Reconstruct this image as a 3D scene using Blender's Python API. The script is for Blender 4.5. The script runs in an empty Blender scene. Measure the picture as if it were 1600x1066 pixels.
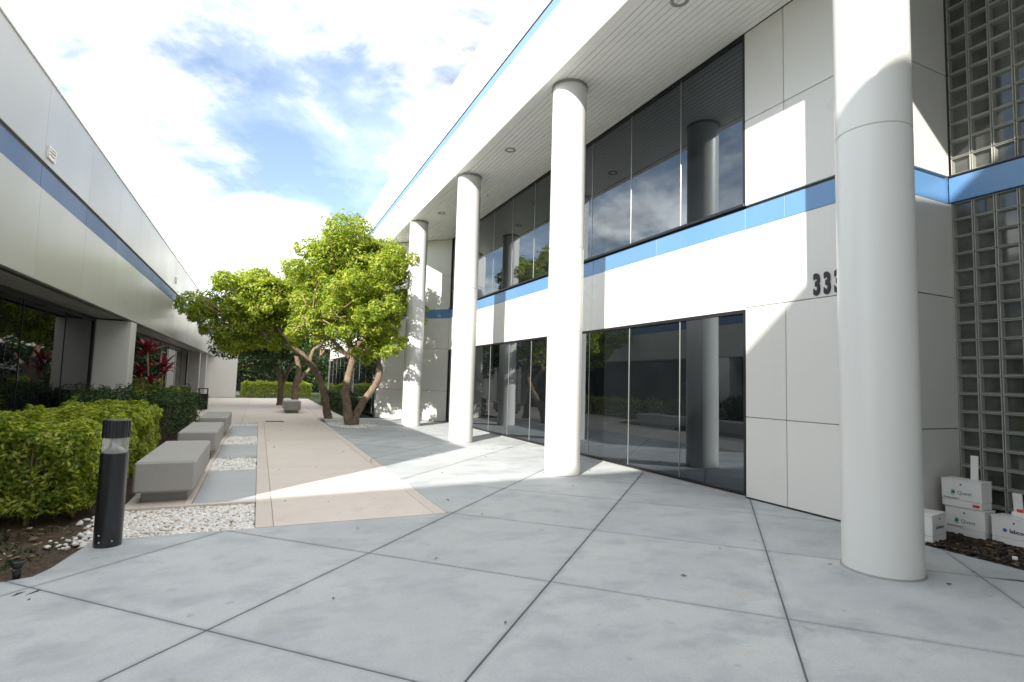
import bpy, math, random
import numpy as np
from mathutils import Vector, Matrix
random.seed(7); rng = np.random.default_rng(7)
S = bpy.context.scene
COL = S.collection

# ------------------------------------------------------------------ camera
cam = bpy.data.cameras.new('camera'); camo = bpy.data.objects.new('camera', cam); COL.objects.link(camo)
cam.sensor_width = 36.0; cam.lens = 855.63 * 36 / 1600
cam.shift_x = -4.34 / 1600; cam.shift_y = -0.74 / 1600
cam.clip_start = 0.05; cam.clip_end = 2000
YAW, PITCH, ROLL = [math.radians(a) for a in (24.86693, 4.35343, 1.61989)]
fw = Vector((math.sin(YAW) * math.cos(PITCH), math.cos(YAW) * math.cos(PITCH), math.sin(PITCH)))
rt = Vector((math.cos(YAW), -math.sin(YAW), 0)); up = rt.cross(fw)
r2 = rt * math.cos(ROLL) + up * math.sin(ROLL); u2 = -rt * math.sin(ROLL) + up * math.cos(ROLL)
M = Matrix((r2, u2, -fw)).transposed().to_4x4(); M.translation = (0, 0, 1.42)
camo.matrix_world = M
S.camera = camo

# ------------------------------------------------------------------ sky, sun, exposure
SUN_L = Vector((1.0, 0.96, -0.745)).normalized()
w = bpy.data.worlds.new('World'); S.world = w; w.use_nodes = True
nt = w.node_tree; nt.nodes.clear(); N = nt.nodes; LK = nt.links
out = N.new('ShaderNodeOutputWorld'); bg = N.new('ShaderNodeBackground'); bg.inputs[1].default_value = 0.085
sky = N.new('ShaderNodeTexSky'); sky.sky_type = 'NISHITA'; sky.sun_disc = False
sky.sun_elevation = math.asin(-SUN_L.z); sky.sun_rotation = math.atan2(-SUN_L.x, -SUN_L.y)
sky.air_density = 1.0; sky.dust_density = 0.6; sky.ozone_density = 1.4
tc = N.new('ShaderNodeTexCoord'); sep = N.new('ShaderNodeSeparateXYZ'); LK.new(tc.outputs['Generated'], sep.inputs[0])
def wmath(op, a, b=None, c=None):
    m = N.new('ShaderNodeMath'); m.operation = op
    for i, v in enumerate((a, b, c)):
        if v is None: continue
        if isinstance(v, (int, float)): m.inputs[i].default_value = v
        else: LK.new(v, m.inputs[i])
    return m.outputs[0]
zz = wmath('ADD', wmath('MAXIMUM', sep.outputs[2], 0.0), 0.22)
cmb = N.new('ShaderNodeCombineXYZ'); LK.new(wmath('DIVIDE', sep.outputs[0], zz), cmb.inputs[0]); LK.new(wmath('DIVIDE', sep.outputs[1], zz), cmb.inputs[1])
mp = N.new('ShaderNodeMapping'); LK.new(cmb.outputs[0], mp.inputs[0]); mp.inputs['Location'].default_value = (1.29, -1.28, 0.4); mp.inputs['Rotation'].default_value = (0, 0, 0.5)
def wnoise(scale, detail, rough, dist):
    n = N.new('ShaderNodeTexNoise'); LK.new(mp.outputs[0], n.inputs['Vector'])
    n.inputs['Scale'].default_value = scale; n.inputs['Detail'].default_value = detail
    n.inputs['Roughness'].default_value = rough; n.inputs['Distortion'].default_value = dist
    return n.outputs[0]
cl = wmath('ADD', wmath('MULTIPLY', wnoise(0.75, 9, 0.6, 0.35), 0.58), wmath('MULTIPLY', wnoise(2.3, 9, 0.62, 0.3), 0.42))
mr = N.new('ShaderNodeMapRange'); mr.interpolation_type = 'SMOOTHSTEP'; LK.new(cl, mr.inputs[0])
mr.inputs[1].default_value = 0.44; mr.inputs[2].default_value = 0.565; mr.inputs[3].default_value = 0.16; mr.inputs[4].default_value = 0.97
# cloud brightness varies a little with its own thickness
mr2 = N.new('ShaderNodeMapRange'); LK.new(wnoise(2.4, 8, 0.6, 0.1), mr2.inputs[0])
mr2.inputs[1].default_value = 0.38; mr2.inputs[2].default_value = 0.63; mr2.inputs[3].default_value = 2.7; mr2.inputs[4].default_value = 12.0
cc = N.new('ShaderNodeCombineXYZ'); LK.new(mr2.outputs[0], cc.inputs[0]); LK.new(mr2.outputs[0], cc.inputs[1]); LK.new(wmath('MULTIPLY', mr2.outputs[0], 0.985), cc.inputs[2])
mx = N.new('ShaderNodeMix'); mx.data_type = 'RGBA'
LK.new(mr.outputs[0], mx.inputs[0]); LK.new(sky.outputs[0], mx.inputs[6]); LK.new(cc.outputs[0], mx.inputs[7])
LK.new(mx.outputs[2], bg.inputs[0]); LK.new(bg.outputs[0], out.inputs[0])

sl = bpy.data.lights.new('sun', 'SUN'); sl.energy = 2.9; sl.angle = math.radians(0.6); sl.color = (1.0, 0.95, 0.86)
so = bpy.data.objects.new('sun', sl); COL.objects.link(so)
so.rotation_euler = SUN_L.to_track_quat('-Z', 'Y').to_euler(); so.location = (-10, -10, 20)
S.view_settings.view_transform = 'Standard'; S.view_settings.look = 'None'; S.view_settings.gamma = 1
S.view_settings.exposure = 1.72
S.render.engine = 'CYCLES'
S.cycles.max_bounces = 10; S.cycles.diffuse_bounces = 7; S.cycles.glossy_bounces = 4; S.cycles.transmission_bounces = 6
S.cycles.use_denoising = True; S.cycles.caustics_reflective = False; S.cycles.caustics_refractive = False
S.cycles.sample_clamp_indirect = 6

# ------------------------------------------------------------------ materials
def new_mat(name):
    m = bpy.data.materials.new(name); m.use_nodes = True
    return m, m.node_tree, m.node_tree.nodes['Principled BSDF']
def ramp(nt, fac, stops):
    r = nt.nodes.new('ShaderNodeValToRGB'); e = r.color_ramp.elements
    while len(e) < len(stops): e.new(0.5)
    for i, (p, c) in enumerate(stops): e[i].position = p; e[i].color = (*c, 1)
    nt.links.new(fac, r.inputs[0]); return r.outputs[0]
def coords(nt, kind='Position', scale=(1, 1, 1)):
    if kind == 'Position': o = nt.nodes.new('ShaderNodeNewGeometry').outputs['Position']
    else: o = nt.nodes.new('ShaderNodeTexCoord').outputs[kind]
    m = nt.nodes.new('ShaderNodeMapping'); m.inputs['Scale'].default_value = scale; nt.links.new(o, m.inputs[0]); return m.outputs[0]
def noise(nt, vec, scale, detail=6, rough=0.55, dist=0.0):
    n = nt.nodes.new('ShaderNodeTexNoise'); nt.links.new(vec, n.inputs['Vector'])
    n.inputs['Scale'].default_value = scale; n.inputs['Detail'].default_value = detail
    n.inputs['Roughness'].default_value = rough; n.inputs['Distortion'].default_value = dist; return n.outputs[0]
def mixc(nt, fac, a, b, mode='MIX'):
    m = nt.nodes.new('ShaderNodeMix'); m.data_type = 'RGBA'; m.blend_type = mode
    for i, v in ((0, fac), (6, a), (7, b)):
        if isinstance(v, (int, float)): m.inputs[i].default_value = v
        elif isinstance(v, tuple): m.inputs[i].default_value = (*v, 1)
        else: nt.links.new(v, m.inputs[i])
    return m.outputs[2]
def maprange(nt, v, a, b, c, d):
    m = nt.nodes.new('ShaderNodeMapRange'); nt.links.new(v, m.inputs[0])
    for i, q in enumerate((a, b, c, d)): m.inputs[i + 1].default_value = q
    return m.outputs[0]
def bump(nt, b, h, strength, dist=0.01):
    n = nt.nodes.new('ShaderNodeBump'); n.inputs['Strength'].default_value = strength; n.inputs['Distance'].default_value = dist
    nt.links.new(h, n.inputs['Height']); nt.links.new(n.outputs[0], b.inputs['Normal'])
def plain(name, col, rough=0.5, metal=0.0, var=0.06, scale=3.0, bmp=0.0, coat=0.0, ior=1.5):
    m, nt, b = new_mat(name)
    v = coords(nt); n = noise(nt, v, scale, 5, 0.6)
    lo = tuple(c * (1 - var) for c in col); hi = tuple(min(1, c * (1 + var)) for c in col)
    nt.links.new(ramp(nt, n, [(0.3, lo), (0.7, hi)]), b.inputs['Base Color'])
    b.inputs['Roughness'].default_value = rough; b.inputs['Metallic'].default_value = metal; b.inputs['IOR'].default_value = ior
    b.inputs['Coat Weight'].default_value = coat; b.inputs['Coat Roughness'].default_value = 0.12
    if bmp: bump(nt, b, noise(nt, v, scale * 18, 4, 0.6), bmp, 0.004)
    return m
def panel_mat(name, col, rough=0.32, coat=0.25):
    # painted metal cladding: faint oil-canning, vertical dirt streaks, each panel a touch different
    m, nt, b = new_mat(name)
    v = coords(nt); oi = nt.nodes.new('ShaderNodeObjectInfo')
    streak = noise(nt, coords(nt, scale=(5, 5, 0.25)), 1.6, 6, 0.62)
    big = noise(nt, v, 0.7, 3, 0.5)
    c = mixc(nt, maprange(nt, oi.outputs['Random'], 0, 1, 0, 1), tuple(k * 0.93 for k in col), tuple(min(1, k * 1.02) for k in col))
    c = mixc(nt, maprange(nt, streak, 0.55, 0.85, 0, 0.12), c, tuple(k * 0.72 for k in col))
    nt.links.new(c, b.inputs['Base Color'])
    nt.links.new(maprange(nt, big, 0.3, 0.7, rough - 0.05, rough + 0.08), b.inputs['Roughness'])
    b.inputs['Coat Weight'].default_value = coat; b.inputs['Coat Roughness'].default_value = 0.2
    bump(nt, b, big, 0.25, 0.012)
    return m
def concrete(name, base, stain, light, rough=0.7, warm=(0.42, 0.36, 0.24), stain_amt=0.75, joints=None):
    m, nt, b = new_mat(name)
    v = coords(nt); oi = nt.nodes.new('ShaderNodeObjectInfo')
    big = noise(nt, v, 0.7, 8, 0.62, 0.1)
    blot = noise(nt, coords(nt, scale=(1, 1.35, 1)), 1.7, 9, 0.66, 0.15)
    fine = noise(nt, v, 60, 8, 0.8); mid = noise(nt, v, 6.5, 5, 0.6)
    c = mixc(nt, maprange(nt, big, 0.35, 0.66, 0, 1), base, light)
    c = mixc(nt, maprange(nt, blot, 0.48, 0.68, 0, stain_amt * .85), c, stain)
    c = mixc(nt, maprange(nt, noise(nt, v, 2.3, 4, 0.5, 0.3), 0.62, 0.75, 0, 0.35), c, warm)
    spots = noise(nt, v, 8.0, 2, 0.4)
    c = mixc(nt, maprange(nt, spots, 0.70, 0.76, 0, 0.35), c, tuple(k * 0.55 for k in stain))
    c = mixc(nt, maprange(nt, mid, 0.3, 0.75, 0, 0.22), c, tuple(k * 0.75 for k in base))
    c = mixc(nt, maprange(nt, fine, 0.42, 0.66, 0, 0.38), c, tuple(k * 0.62 for k in base))
    c = mixc(nt, maprange(nt, oi.outputs['Random'], 0, 1, 0.0, 0.4), c, tuple(k * 0.78 for k in base))
    if joints:   # grime that has crept out of the joints, with a ragged edge
        sx = nt.nodes.new('ShaderNodeSeparateXYZ'); nt.links.new(v, sx.inputs[0])
        def mth(op, a, b_=None):
            m_ = nt.nodes.new('ShaderNodeMath'); m_.operation = op
            for i, q in enumerate((a, b_)):
                if q is None: continue
                if isinstance(q, (int, float)): m_.inputs[i].default_value = q
                else: nt.links.new(q, m_.inputs[i])
            return m_.outputs[0]
        for op, c0, p in joints:
            t = mth('ADD', mth(op, sx.outputs[0], sx.outputs[1]), -c0 + p * 0.5 + p * 40)
            t = mth('ABSOLUTE', mth('SUBTRACT', mth('MODULO', t, p), p * 0.5))
            t = mth('ADD', t, mth('MULTIPLY', mth('SUBTRACT', noise(nt, v, 5, 5, 0.65), 0.5), 0.11))
            c = mixc(nt, maprange(nt, t, 0.0, 0.06, 0.33, 0.0), c, tuple(k * 0.62 for k in stain))
    nt.links.new(c, b.inputs['Base Color'])
    nt.links.new(maprange(nt, blot, 0.35, 0.7, rough + 0.1, rough - 0.12), b.inputs['Roughness'])
    ht = nt.nodes.new('ShaderNodeMath'); ht.operation = 'ADD'; nt.links.new(fine, ht.inputs[0]); nt.links.new(mid, ht.inputs[1])
    bump(nt, b, ht.outputs[0], 0.35, 0.003)
    return m
def leafmat(name, stops, trans=0.35, rough=0.42):
    m, nt, b = new_mat(name)
    g = nt.nodes.new('ShaderNodeNewGeometry')
    c = ramp(nt, g.outputs['Random Per Island'], stops)
    c = mixc(nt, maprange(nt, noise(nt, coords(nt), 1.6, 3), 0.35, 0.65, 0, 0.38), c, tuple(k * 0.6 for k in stops[len(stops) // 2][1]))
    nt.links.new(c, b.inputs['Base Color']); b.inputs['Roughness'].default_value = rough
    t = nt.nodes.new('ShaderNodeBsdfTranslucent')
    nt.links.new(mixc(nt, 1.0, c, (1.35, 1.3, 0.55), 'MULTIPLY'), t.inputs[0])
    ms = nt.nodes.new('ShaderNodeMixShader'); ms.inputs[0].default_value = trans
    nt.links.new(b.outputs[0], ms.inputs[1]); nt.links.new(t.outputs[0], ms.inputs[2])
    nt.links.new(ms.outputs[0], nt.nodes['Material Output'].inputs[0]); return m

MT = {}
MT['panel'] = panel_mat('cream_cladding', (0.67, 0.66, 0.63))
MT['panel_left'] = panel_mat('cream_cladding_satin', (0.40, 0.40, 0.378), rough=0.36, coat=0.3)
MT['column'] = panel_mat('column_cladding', (0.66, 0.66, 0.64), rough=0.38)
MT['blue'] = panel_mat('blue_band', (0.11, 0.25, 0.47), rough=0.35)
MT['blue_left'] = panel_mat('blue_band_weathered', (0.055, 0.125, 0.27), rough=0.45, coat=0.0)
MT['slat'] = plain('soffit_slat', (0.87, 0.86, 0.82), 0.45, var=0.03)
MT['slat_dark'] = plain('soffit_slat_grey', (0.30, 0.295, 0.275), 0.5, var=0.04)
MT['dark'] = plain('dark_bronze', (0.022, 0.022, 0.024), 0.35, 0.4)
MT['gap'] = plain('joint_shadow_gap', (0.06, 0.06, 0.06), 0.8)
MT['core'] = plain('wall_core', (0.26, 0.26, 0.25), 0.8)
MT['steel'] = plain('satin_aluminium', (0.55, 0.55, 0.53), 0.35, 0.8)
MT['black'] = plain('black_powder_coat', (0.012, 0.012, 0.016), 0.28, 0.0, coat=0.3)
def glass_mat(name, ior, tint=(0.006, 0.007, 0.008)):
    m, nt, b = new_mat(name)
    v = coords(nt); n = noise(nt, v, 0.9, 3, 0.5)
    nt.links.new(ramp(nt, n, [(0.3, tint), (0.7, tuple(k * 1.5 for k in tint))]), b.inputs['Base Color'])
    b.inputs['Roughness'].default_value = 0.0; b.inputs['IOR'].default_value = ior
    b.inputs['Specular Tint'].default_value = (0.80, 0.90, 1.0, 1); bump(nt, b, n, 0.035, 0.02); return m
MT['glass'] = glass_mat('tinted_glass', 2.25)
MT['glass_left'] = glass_mat('tinted_glass_dark', 1.32, (0.003, 0.004, 0.005))
MT['slab'] = concrete('blue_grey_concrete', (0.43, 0.455, 0.47), (0.24, 0.275, 0.305), (0.54, 0.56, 0.56), stain_amt=0.85, joints=(('SUBTRACT', -5.92, 2.175), ('ADD', 3.38, 2.15)))
MT['strip_slab'] = concrete('pale_grey_concrete', (0.45, 0.47, 0.48), (0.30, 0.325, 0.35), (0.54, 0.55, 0.55))
MT['beige'] = concrete('beige_concrete', (0.69, 0.61, 0.54), (0.57, 0.495, 0.43), (0.74, 0.665, 0.60), stain_amt=0.5)
MT['bench'] = concrete('bench_concrete', (0.38, 0.37, 0.35), (0.29, 0.28, 0.265), (0.44, 0.43, 0.41), rough=0.75, stain_amt=0.5)
MT['joint'] = plain('joint_grout', (0.12, 0.125, 0.135), 0.9)
def soil_mat():
    m, nt, b = new_mat('bed_soil'); v = coords(nt)
    n = noise(nt, v, 30, 8, 0.75); n2 = noise(nt, v, 3, 5, 0.6)
    c = ramp(nt, n, [(0.3, (0.035, 0.024, 0.016)), (0.55, (0.11, 0.078, 0.052)), (0.75, (0.2, 0.15, 0.1))])
    c = mixc(nt, maprange(nt, n2, 0.5, 0.7, 0, 0.5), c, (0.09, 0.10, 0.04))
    nt.links.new(c, b.inputs['Base Color']); b.inputs['Roughness'].default_value = 0.95; bump(nt, b, n, 0.9, 0.03); return m
MT['soil'] = soil_mat()
def ground_mat():
    m, nt, b = new_mat('ground_lawn'); v = coords(nt); n = noise(nt, v, 3, 8, 0.7)
    nt.links.new(ramp(nt, n, [(0.3, (0.03, 0.05, 0.018)), (0.7, (0.075, 0.10, 0.035))]), b.inputs['Base Color'])
    b.inputs['Roughness'].default_value = 0.95; bump(nt, b, n, 0.6, 0.05); return m
MT['lawn'] = ground_mat()
def islandmat(name, stops, rough=0.7):
    m, nt, b = new_mat(name); g = nt.nodes.new('ShaderNodeNewGeometry')
    c = ramp(nt, g.outputs['Random Per Island'], stops)
    c = mixc(nt, maprange(nt, noise(nt, coords(nt), 40, 4), 0.4, 0.8, 0, 0.3), c, tuple(k * 0.6 for k in stops[1][1]))
    nt.links.new(c, b.inputs['Base Color']); b.inputs['Roughness'].default_value = rough; return m
MT['pebble'] = islandmat('white_marble_chips', [(0.0, (0.38, 0.28, 0.17)), (0.10, (0.66, 0.60, 0.52)), (0.3, (0.80, 0.78, 0.74)), (1.0, (0.87, 0.86, 0.85))])
MT['mulch'] = islandmat('dark_mulch', [(0.0, (0.012, 0.009, 0.007)), (0.7, (0.035, 0.024, 0.017)), (0.92, (0.09, 0.055, 0.03)), (1.0, (0.22, 0.15, 0.09))], 0.9)
MT['litter'] = islandmat('dry_leaf_litter', [(0.0, (0.10, 0.065, 0.035)), (0.5, (0.22, 0.15, 0.085)), (0.85, (0.35, 0.27, 0.16)), (1.0, (0.6, 0.55, 0.45))], 0.8)
MT['leaf_tree'] = leafmat('tree_leaf', [(0.0, (0.08, 0.16, 0.02)), (0.25, (0.18, 0.29, 0.03)), (0.55, (0.34, 0.45, 0.05)), (0.85, (0.50, 0.54, 0.07)), (1.0, (0.56, 0.46, 0.14))], 0.5)
MT['leaf_hedge'] = leafmat('variegated_hedge_leaf', [(0.0, (0.05, 0.11, 0.015)), (0.25, (0.15, 0.25, 0.03)), (0.55, (0.36, 0.45, 0.06)), (0.8, (0.52, 0.57, 0.10)), (1.0, (0.66, 0.64, 0.2))], 0.5)
MT['leaf_dark'] = leafmat('dark_shrub_leaf', [(0.0, (0.015, 0.04, 0.012)), (0.5, (0.03, 0.075, 0.016)), (1.0, (0.07, 0.13, 0.025))])
MT['leaf_far'] = leafmat('far_tree_leaf', [(0.0, (0.012, 0.03, 0.010)), (0.5, (0.025, 0.06, 0.014)), (1.0, (0.06, 0.10, 0.02))])
MT['leaf_red'] = leafmat('crimson_leaf', [(0.0, (0.05, 0.008, 0.012)), (0.4, (0.13, 0.012, 0.025)), (0.8, (0.24, 0.022, 0.05)), (1.0, (0.36, 0.06, 0.09))], 0.3, 0.3)
MT['leaf_maroon'] = leafmat('maroon_leaf', [(0.0, (0.05, 0.012, 0.014)), (0.5, (0.09, 0.02, 0.02)), (1.0, (0.14, 0.03, 0.03))], 0.3, 0.3)
def bark_mat():
    m, nt, b = new_mat('bark'); v = coords(nt, scale=(1, 1, 0.45)); n = noise(nt, v, 14, 8, 0.7, 0.6); n2 = noise(nt, v, 3, 4, 0.5)
    c = ramp(nt, n, [(0.3, (0.07, 0.05, 0.035)), (0.55, (0.20, 0.145, 0.10)), (0.75, (0.34, 0.27, 0.19))])
    c = mixc(nt, maprange(nt, n2, 0.5, 0.7, 0, 0.6), c, (0.30, 0.25, 0.18))
    nt.links.new(c, b.inputs['Base Color']); b.inputs['Roughness'].default_value = 0.9; bump(nt, b, n, 0.9, 0.02); return m
MT['bark'] = bark_mat()
MT['twig'] = plain('dry_twig', (0.30, 0.20, 0.13), 0.9, var=0.25, scale=9)
MT['white'] = plain('white_board', (0.72, 0.71, 0.70), 0.55, var=0.04)
MT['ink'] = plain('black_print', (0.015, 0.015, 0.018), 0.4)
MT['ink_green'] = plain('green_print', (0.01, 0.16, 0.07), 0.5)
MT['ink_blue'] = plain('blue_print', (0.01, 0.14, 0.34), 0.5)
MT['ink_grey'] = plain('grey_print', (0.25, 0.25, 0.26), 0.5)
MT['ink_red'] = plain('red_print', (0.55, 0.06, 0.03), 0.5)
MT['block_rim'] = plain('glass_block_rim', (0.42, 0.425, 0.38), 0.18, var=0.08, coat=0.4)
MT['block_core'] = plain('glass_block_core', (0.055, 0.06, 0.053), 0.07, var=0.35, scale=6, ior=1.7)
MT['block_side'] = plain('glass_block_side', (0.21, 0.215, 0.19), 0.12, var=0.15)
MT['mortar'] = plain('block_mortar', (0.42, 0.42, 0.38), 0.7)
def clear_mat():
    m, nt, b = new_mat('clear_lens'); b.inputs['Transmission Weight'].default_value = 0.7; b.inputs['Roughness'].default_value = 0.25
    nt.links.new(ramp(nt, noise(nt, coords(nt), 12), [(0.3, (0.78, 0.78, 0.76)), (0.7, (0.9, 0.9, 0.89))]), b.inputs['Base Color']); b.inputs['IOR'].default_value = 1.35; return m
MT['lens'] = clear_mat()

# ------------------------------------------------------------------ object helpers
WP = {}
def tag(o, label=None, cat=None, group=None, kind=None):
    if label: o['label'] = label
    if cat: o['category'] = cat
    if group: o['group'] = group
    if kind: o['kind'] = kind
    return o
def link(name, data, parent=None, wloc=(0, 0, 0), rz=0.0):
    o = bpy.data.objects.new(name, data); COL.objects.link(o)
    wloc = Vector(wloc); WP[o.name] = wloc
    if parent is not None: o.parent = parent; o.location = wloc - WP[parent.name]
    else: o.location = wloc
    o.rotation_euler = (0, 0, rz)
    return o
def empty(name, loc=(0, 0, 0)): return link(name, None, None, loc)
def mesh_from(name, V, F, mats, mi=None, smooth=False):
    me = bpy.data.meshes.new(name)
    me.from_pydata([tuple(v) for v in V], [], F)
    for m in (mats if isinstance(mats, (list, tuple)) else [mats]): me.materials.append(MT[m])
    if mi is not None: me.polygons.foreach_set('material_index', mi)
    if smooth: me.polygons.foreach_set('use_smooth', [True] * len(me.polygons))
    me.update(); return me
def np_mesh(name, V, quads, mat, smooth=False):
    V = np.asarray(V, np.float32); Q = np.asarray(quads, np.int32); k = Q.shape[1]
    me = bpy.data.meshes.new(name); me.vertices.add(len(V)); me.vertices.foreach_set('co', V.ravel())
    me.loops.add(Q.size); me.loops.foreach_set('vertex_index', Q.ravel())
    me.polygons.add(len(Q)); me.polygons.foreach_set('loop_start', np.arange(0, Q.size, k, dtype=np.int32))
    if smooth: me.polygons.foreach_set('use_smooth', np.ones(len(Q), bool))
    me.materials.append(MT[mat]); me.update(calc_edges=True); me.validate(); return me
CACHE = {}
def chbox_vf(dx, dy, dz, c):
    hx, hy, hz = dx / 2, dy / 2, dz / 2
    if c <= 0:
        V = [(sx * hx, sy * hy, sz * hz) for sx in (-1, 1) for sy in (-1, 1) for sz in (-1, 1)]
        F = [(0, 1, 3, 2), (4, 6, 7, 5), (0, 4, 5, 1), (2, 3, 7, 6), (0, 2, 6, 4), (1, 5, 7, 3)]
        return V, F
    c = min(c, hx * 0.9, hy * 0.9, hz * 0.9); V = []; ix = {}
    for sx in (-1, 1):
        for sy in (-1, 1):
            for sz in (-1, 1):
                for a in range(3):
                    p = [sx * (hx - c), sy * (hy - c), sz * (hz - c)]
                    p[a] = (sx * hx, sy * hy, sz * hz)[a]
                    ix[(sx, sy, sz, a)] = len(V); V.append(tuple(p))
    F = []
    for a in range(3):
        b, d = (a + 1) % 3, (a + 2) % 3
        for s in (-1, 1):
            q = []
            for (t, u) in ((-1, -1), (1, -1), (1, 1), (-1, 1)):
                k = [0, 0, 0]; k[a] = s; k[b] = t; k[d] = u; q.append(ix[(k[0], k[1], k[2], a)])
            F.append(tuple(q if s > 0 else q[::-1]))
        for sb in (-1, 1):
            for sd in (-1, 1):
                k0 = [0, 0, 0]; k0[b] = sb; k0[d] = sd; k0[a] = -1; k1 = list(k0); k1[a] = 1
                q = [ix[(*k0, b)], ix[(*k0, d)], ix[(*k1, d)], ix[(*k1, b)]]
                F.append(tuple(q if sb * sd < 0 else q[::-1]))
    for sx in (-1, 1):
        for sy in (-1, 1):
            for sz in (-1, 1):
                q = [ix[(sx, sy, sz, a)] for a in range(3)]
                F.append(tuple(q if sx * sy * sz > 0 else q[::-1]))
    return V, F
def box(name, lo, hi, mat, parent=None, c=0.004, rz=0.0, center=None):
    d = [round(hi[i] - lo[i], 5) for i in range(3)]
    ctr = center or [(hi[i] + lo[i]) / 2 for i in range(3)]
    key = (*d, mat, c)
    if key not in CACHE:
        V, F = chbox_vf(*d, c); CACHE[key] = mesh_from(name, V, F, mat)
    return link(name, CACHE[key], parent, ctr, rz)
def multi_box(name, boxes, mat, parent=None, base=(0, 0, 0), c=0.0):
    V, F = [], []
    for lo, hi in boxes:
        v, f = chbox_vf(*[hi[i] - lo[i] for i in range(3)], c); k = len(V)
        V += [tuple(p[i] + (hi[i] + lo[i]) / 2 - base[i] for i in range(3)) for p in v]; F += [tuple(j + k for j in q) for q in f]
    return link(name, mesh_from(name, V, F, mat), parent, base)
def lathe_vf(prof, n=32, cap0=True, cap1=True):
    V, F = [], []
    for (r, z) in prof:
        for i in range(n):
            a = 2 * math.pi * i / n; V.append((r * math.cos(a), r * math.sin(a), z))
    for k in range(len(prof) - 1):
        for i in range(n): F.append((k * n + i, k * n + (i + 1) % n, (k + 1) * n + (i + 1) % n, (k + 1) * n + i))
    if cap0: F.append(tuple(range(n))[::-1])
    if cap1: F.append(tuple((len(prof) - 1) * n + i for i in range(n)))
    return V, F
def lathe(name, prof, mat, parent, wloc, n=32, smooth=True):
    V, F = lathe_vf(prof, n); me = mesh_from(name, V, F, mat, smooth=smooth)
    if smooth: me.set_sharp_from_angle(angle=math.radians(35))
    return link(name, me, parent, wloc)
def tube_vf(path, radii, n=8, wob=0.0):
    V, F = [], []; P = [Vector(p) for p in path]; ref = Vector((0.31, 0.17, 0.93)).normalized()
    for k, p in enumerate(P):
        t = (P[min(k + 1, len(P) - 1)] - P[max(k - 1, 0)]).normalized()
        a = t.cross(Vector((0.93, 0.31, 0.17))).normalized(); b = t.cross(a)
        for i in range(n):
            an = 2 * math.pi * i / n; r = radii[k] * (1 + wob * math.sin(an * 3 + k * 0.9) + wob * random.uniform(-.6, .6))
            V.append(p + (a * math.cos(an) + b * math.sin(an)) * r)
    for k in range(len(P) - 1):
        for i in range(n): F.append((k * n + i, k * n + (i + 1) % n, (k + 1) * n + (i + 1) % n, (k + 1) * n + i))
    F.append(tuple(range(n))[::-1]); F.append(tuple((len(P) - 1) * n + i for i in range(n)))
    return V, F
def smooth_path(pts, rad, sub=6):
    P = [Vector(p) for p in pts]; out, rr = [], []
    for k in range(len(P) - 1):
        p0, p1, p2, p3 = P[max(k - 1, 0)], P[k], P[k + 1], P[min(k + 2, len(P) - 1)]
        for j in range(sub):
            t = j / sub
            out.append(0.5 * ((2 * p1) + (p2 - p0) * t + (2 * p0 - 5 * p1 + 4 * p2 - p3) * t * t + (3 * p1 - p0 - 3 * p2 + p3) * t ** 3))
            rr.append(rad[k] * (1 - t) + rad[k + 1] * t)
    out.append(P[-1]); rr.append(rad[-1]); return out, rr
def font_mesh(cu):
    o = bpy.data.objects.new('tmp', cu); COL.objects.link(o); bpy.context.view_layer.update()
    me = bpy.data.meshes.new_from_object(o.evaluated_get(bpy.context.evaluated_depsgraph_get())); bpy.data.objects.remove(o)
    return me
def text(name, s, size, wloc, parent, mat, rot, extrude=0.0004, offset=0.0, xs=1.0, align='LEFT'):
    cu = bpy.data.curves.new(name, 'FONT'); cu.body = s; cu.size = size; cu.extrude = extrude; cu.offset = offset; cu.align_x = align
    cu.resolution_u = 4; cu.materials.append(MT[mat])
    o = link(name, font_mesh(cu), parent, wloc); o.rotation_euler = rot; o.scale = (xs, 1, 1); return o

# ------------------------------------------------------------------ ground and paving
def struct(o): o['kind'] = 'structure'; return o
g = struct(link('ground', mesh_from('ground', [(-400, -400, -.08), (400, -400, -.08), (400, 600, -.08), (-400, 600, -.08)], [(0, 1, 2, 3)], 'lawn')))
plaza = struct(link('plaza', mesh_from('plaza', [(-1.55, -3.2, -.0065), (6.95, -3.2, -.0065), (6.95, 3.44, -.0065), (5.9, 3.46, -.0065), (5.9, 18.0, -.0065), (3.9, 20.0, -.0065), (1.9, 20.0, -.0065), (1.9, 5.74, -.0065), (-1.15, 5.74, -.0065), (-1.24, 5.4, -.0065), (-1.30, 4.9, -.0065), (-1.55, 4.80, -.0065)],
        [tuple(range(12))], 'joint')))
def clip(poly, nx, ny, d):   # keep nx*x+ny*y <= d
    out = []
    for i in range(len(poly)):
        p, q = poly[i], poly[(i + 1) % len(poly)]; a = nx * p[0] + ny * p[1] - d; b = nx * q[0] + ny * q[1] - d
        if a <= 0: out.append(p)
        if a * b < 0: t = a / (a - b); out.append((p[0] + t * (q[0] - p[0]), p[1] + t * (q[1] - p[1])))
    return out
def area(p): return 0.5 * sum(p[i][0] * p[(i + 1) % len(p)][1] - p[(i + 1) % len(p)][0] * p[i][1] for i in range(len(p)))
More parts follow.
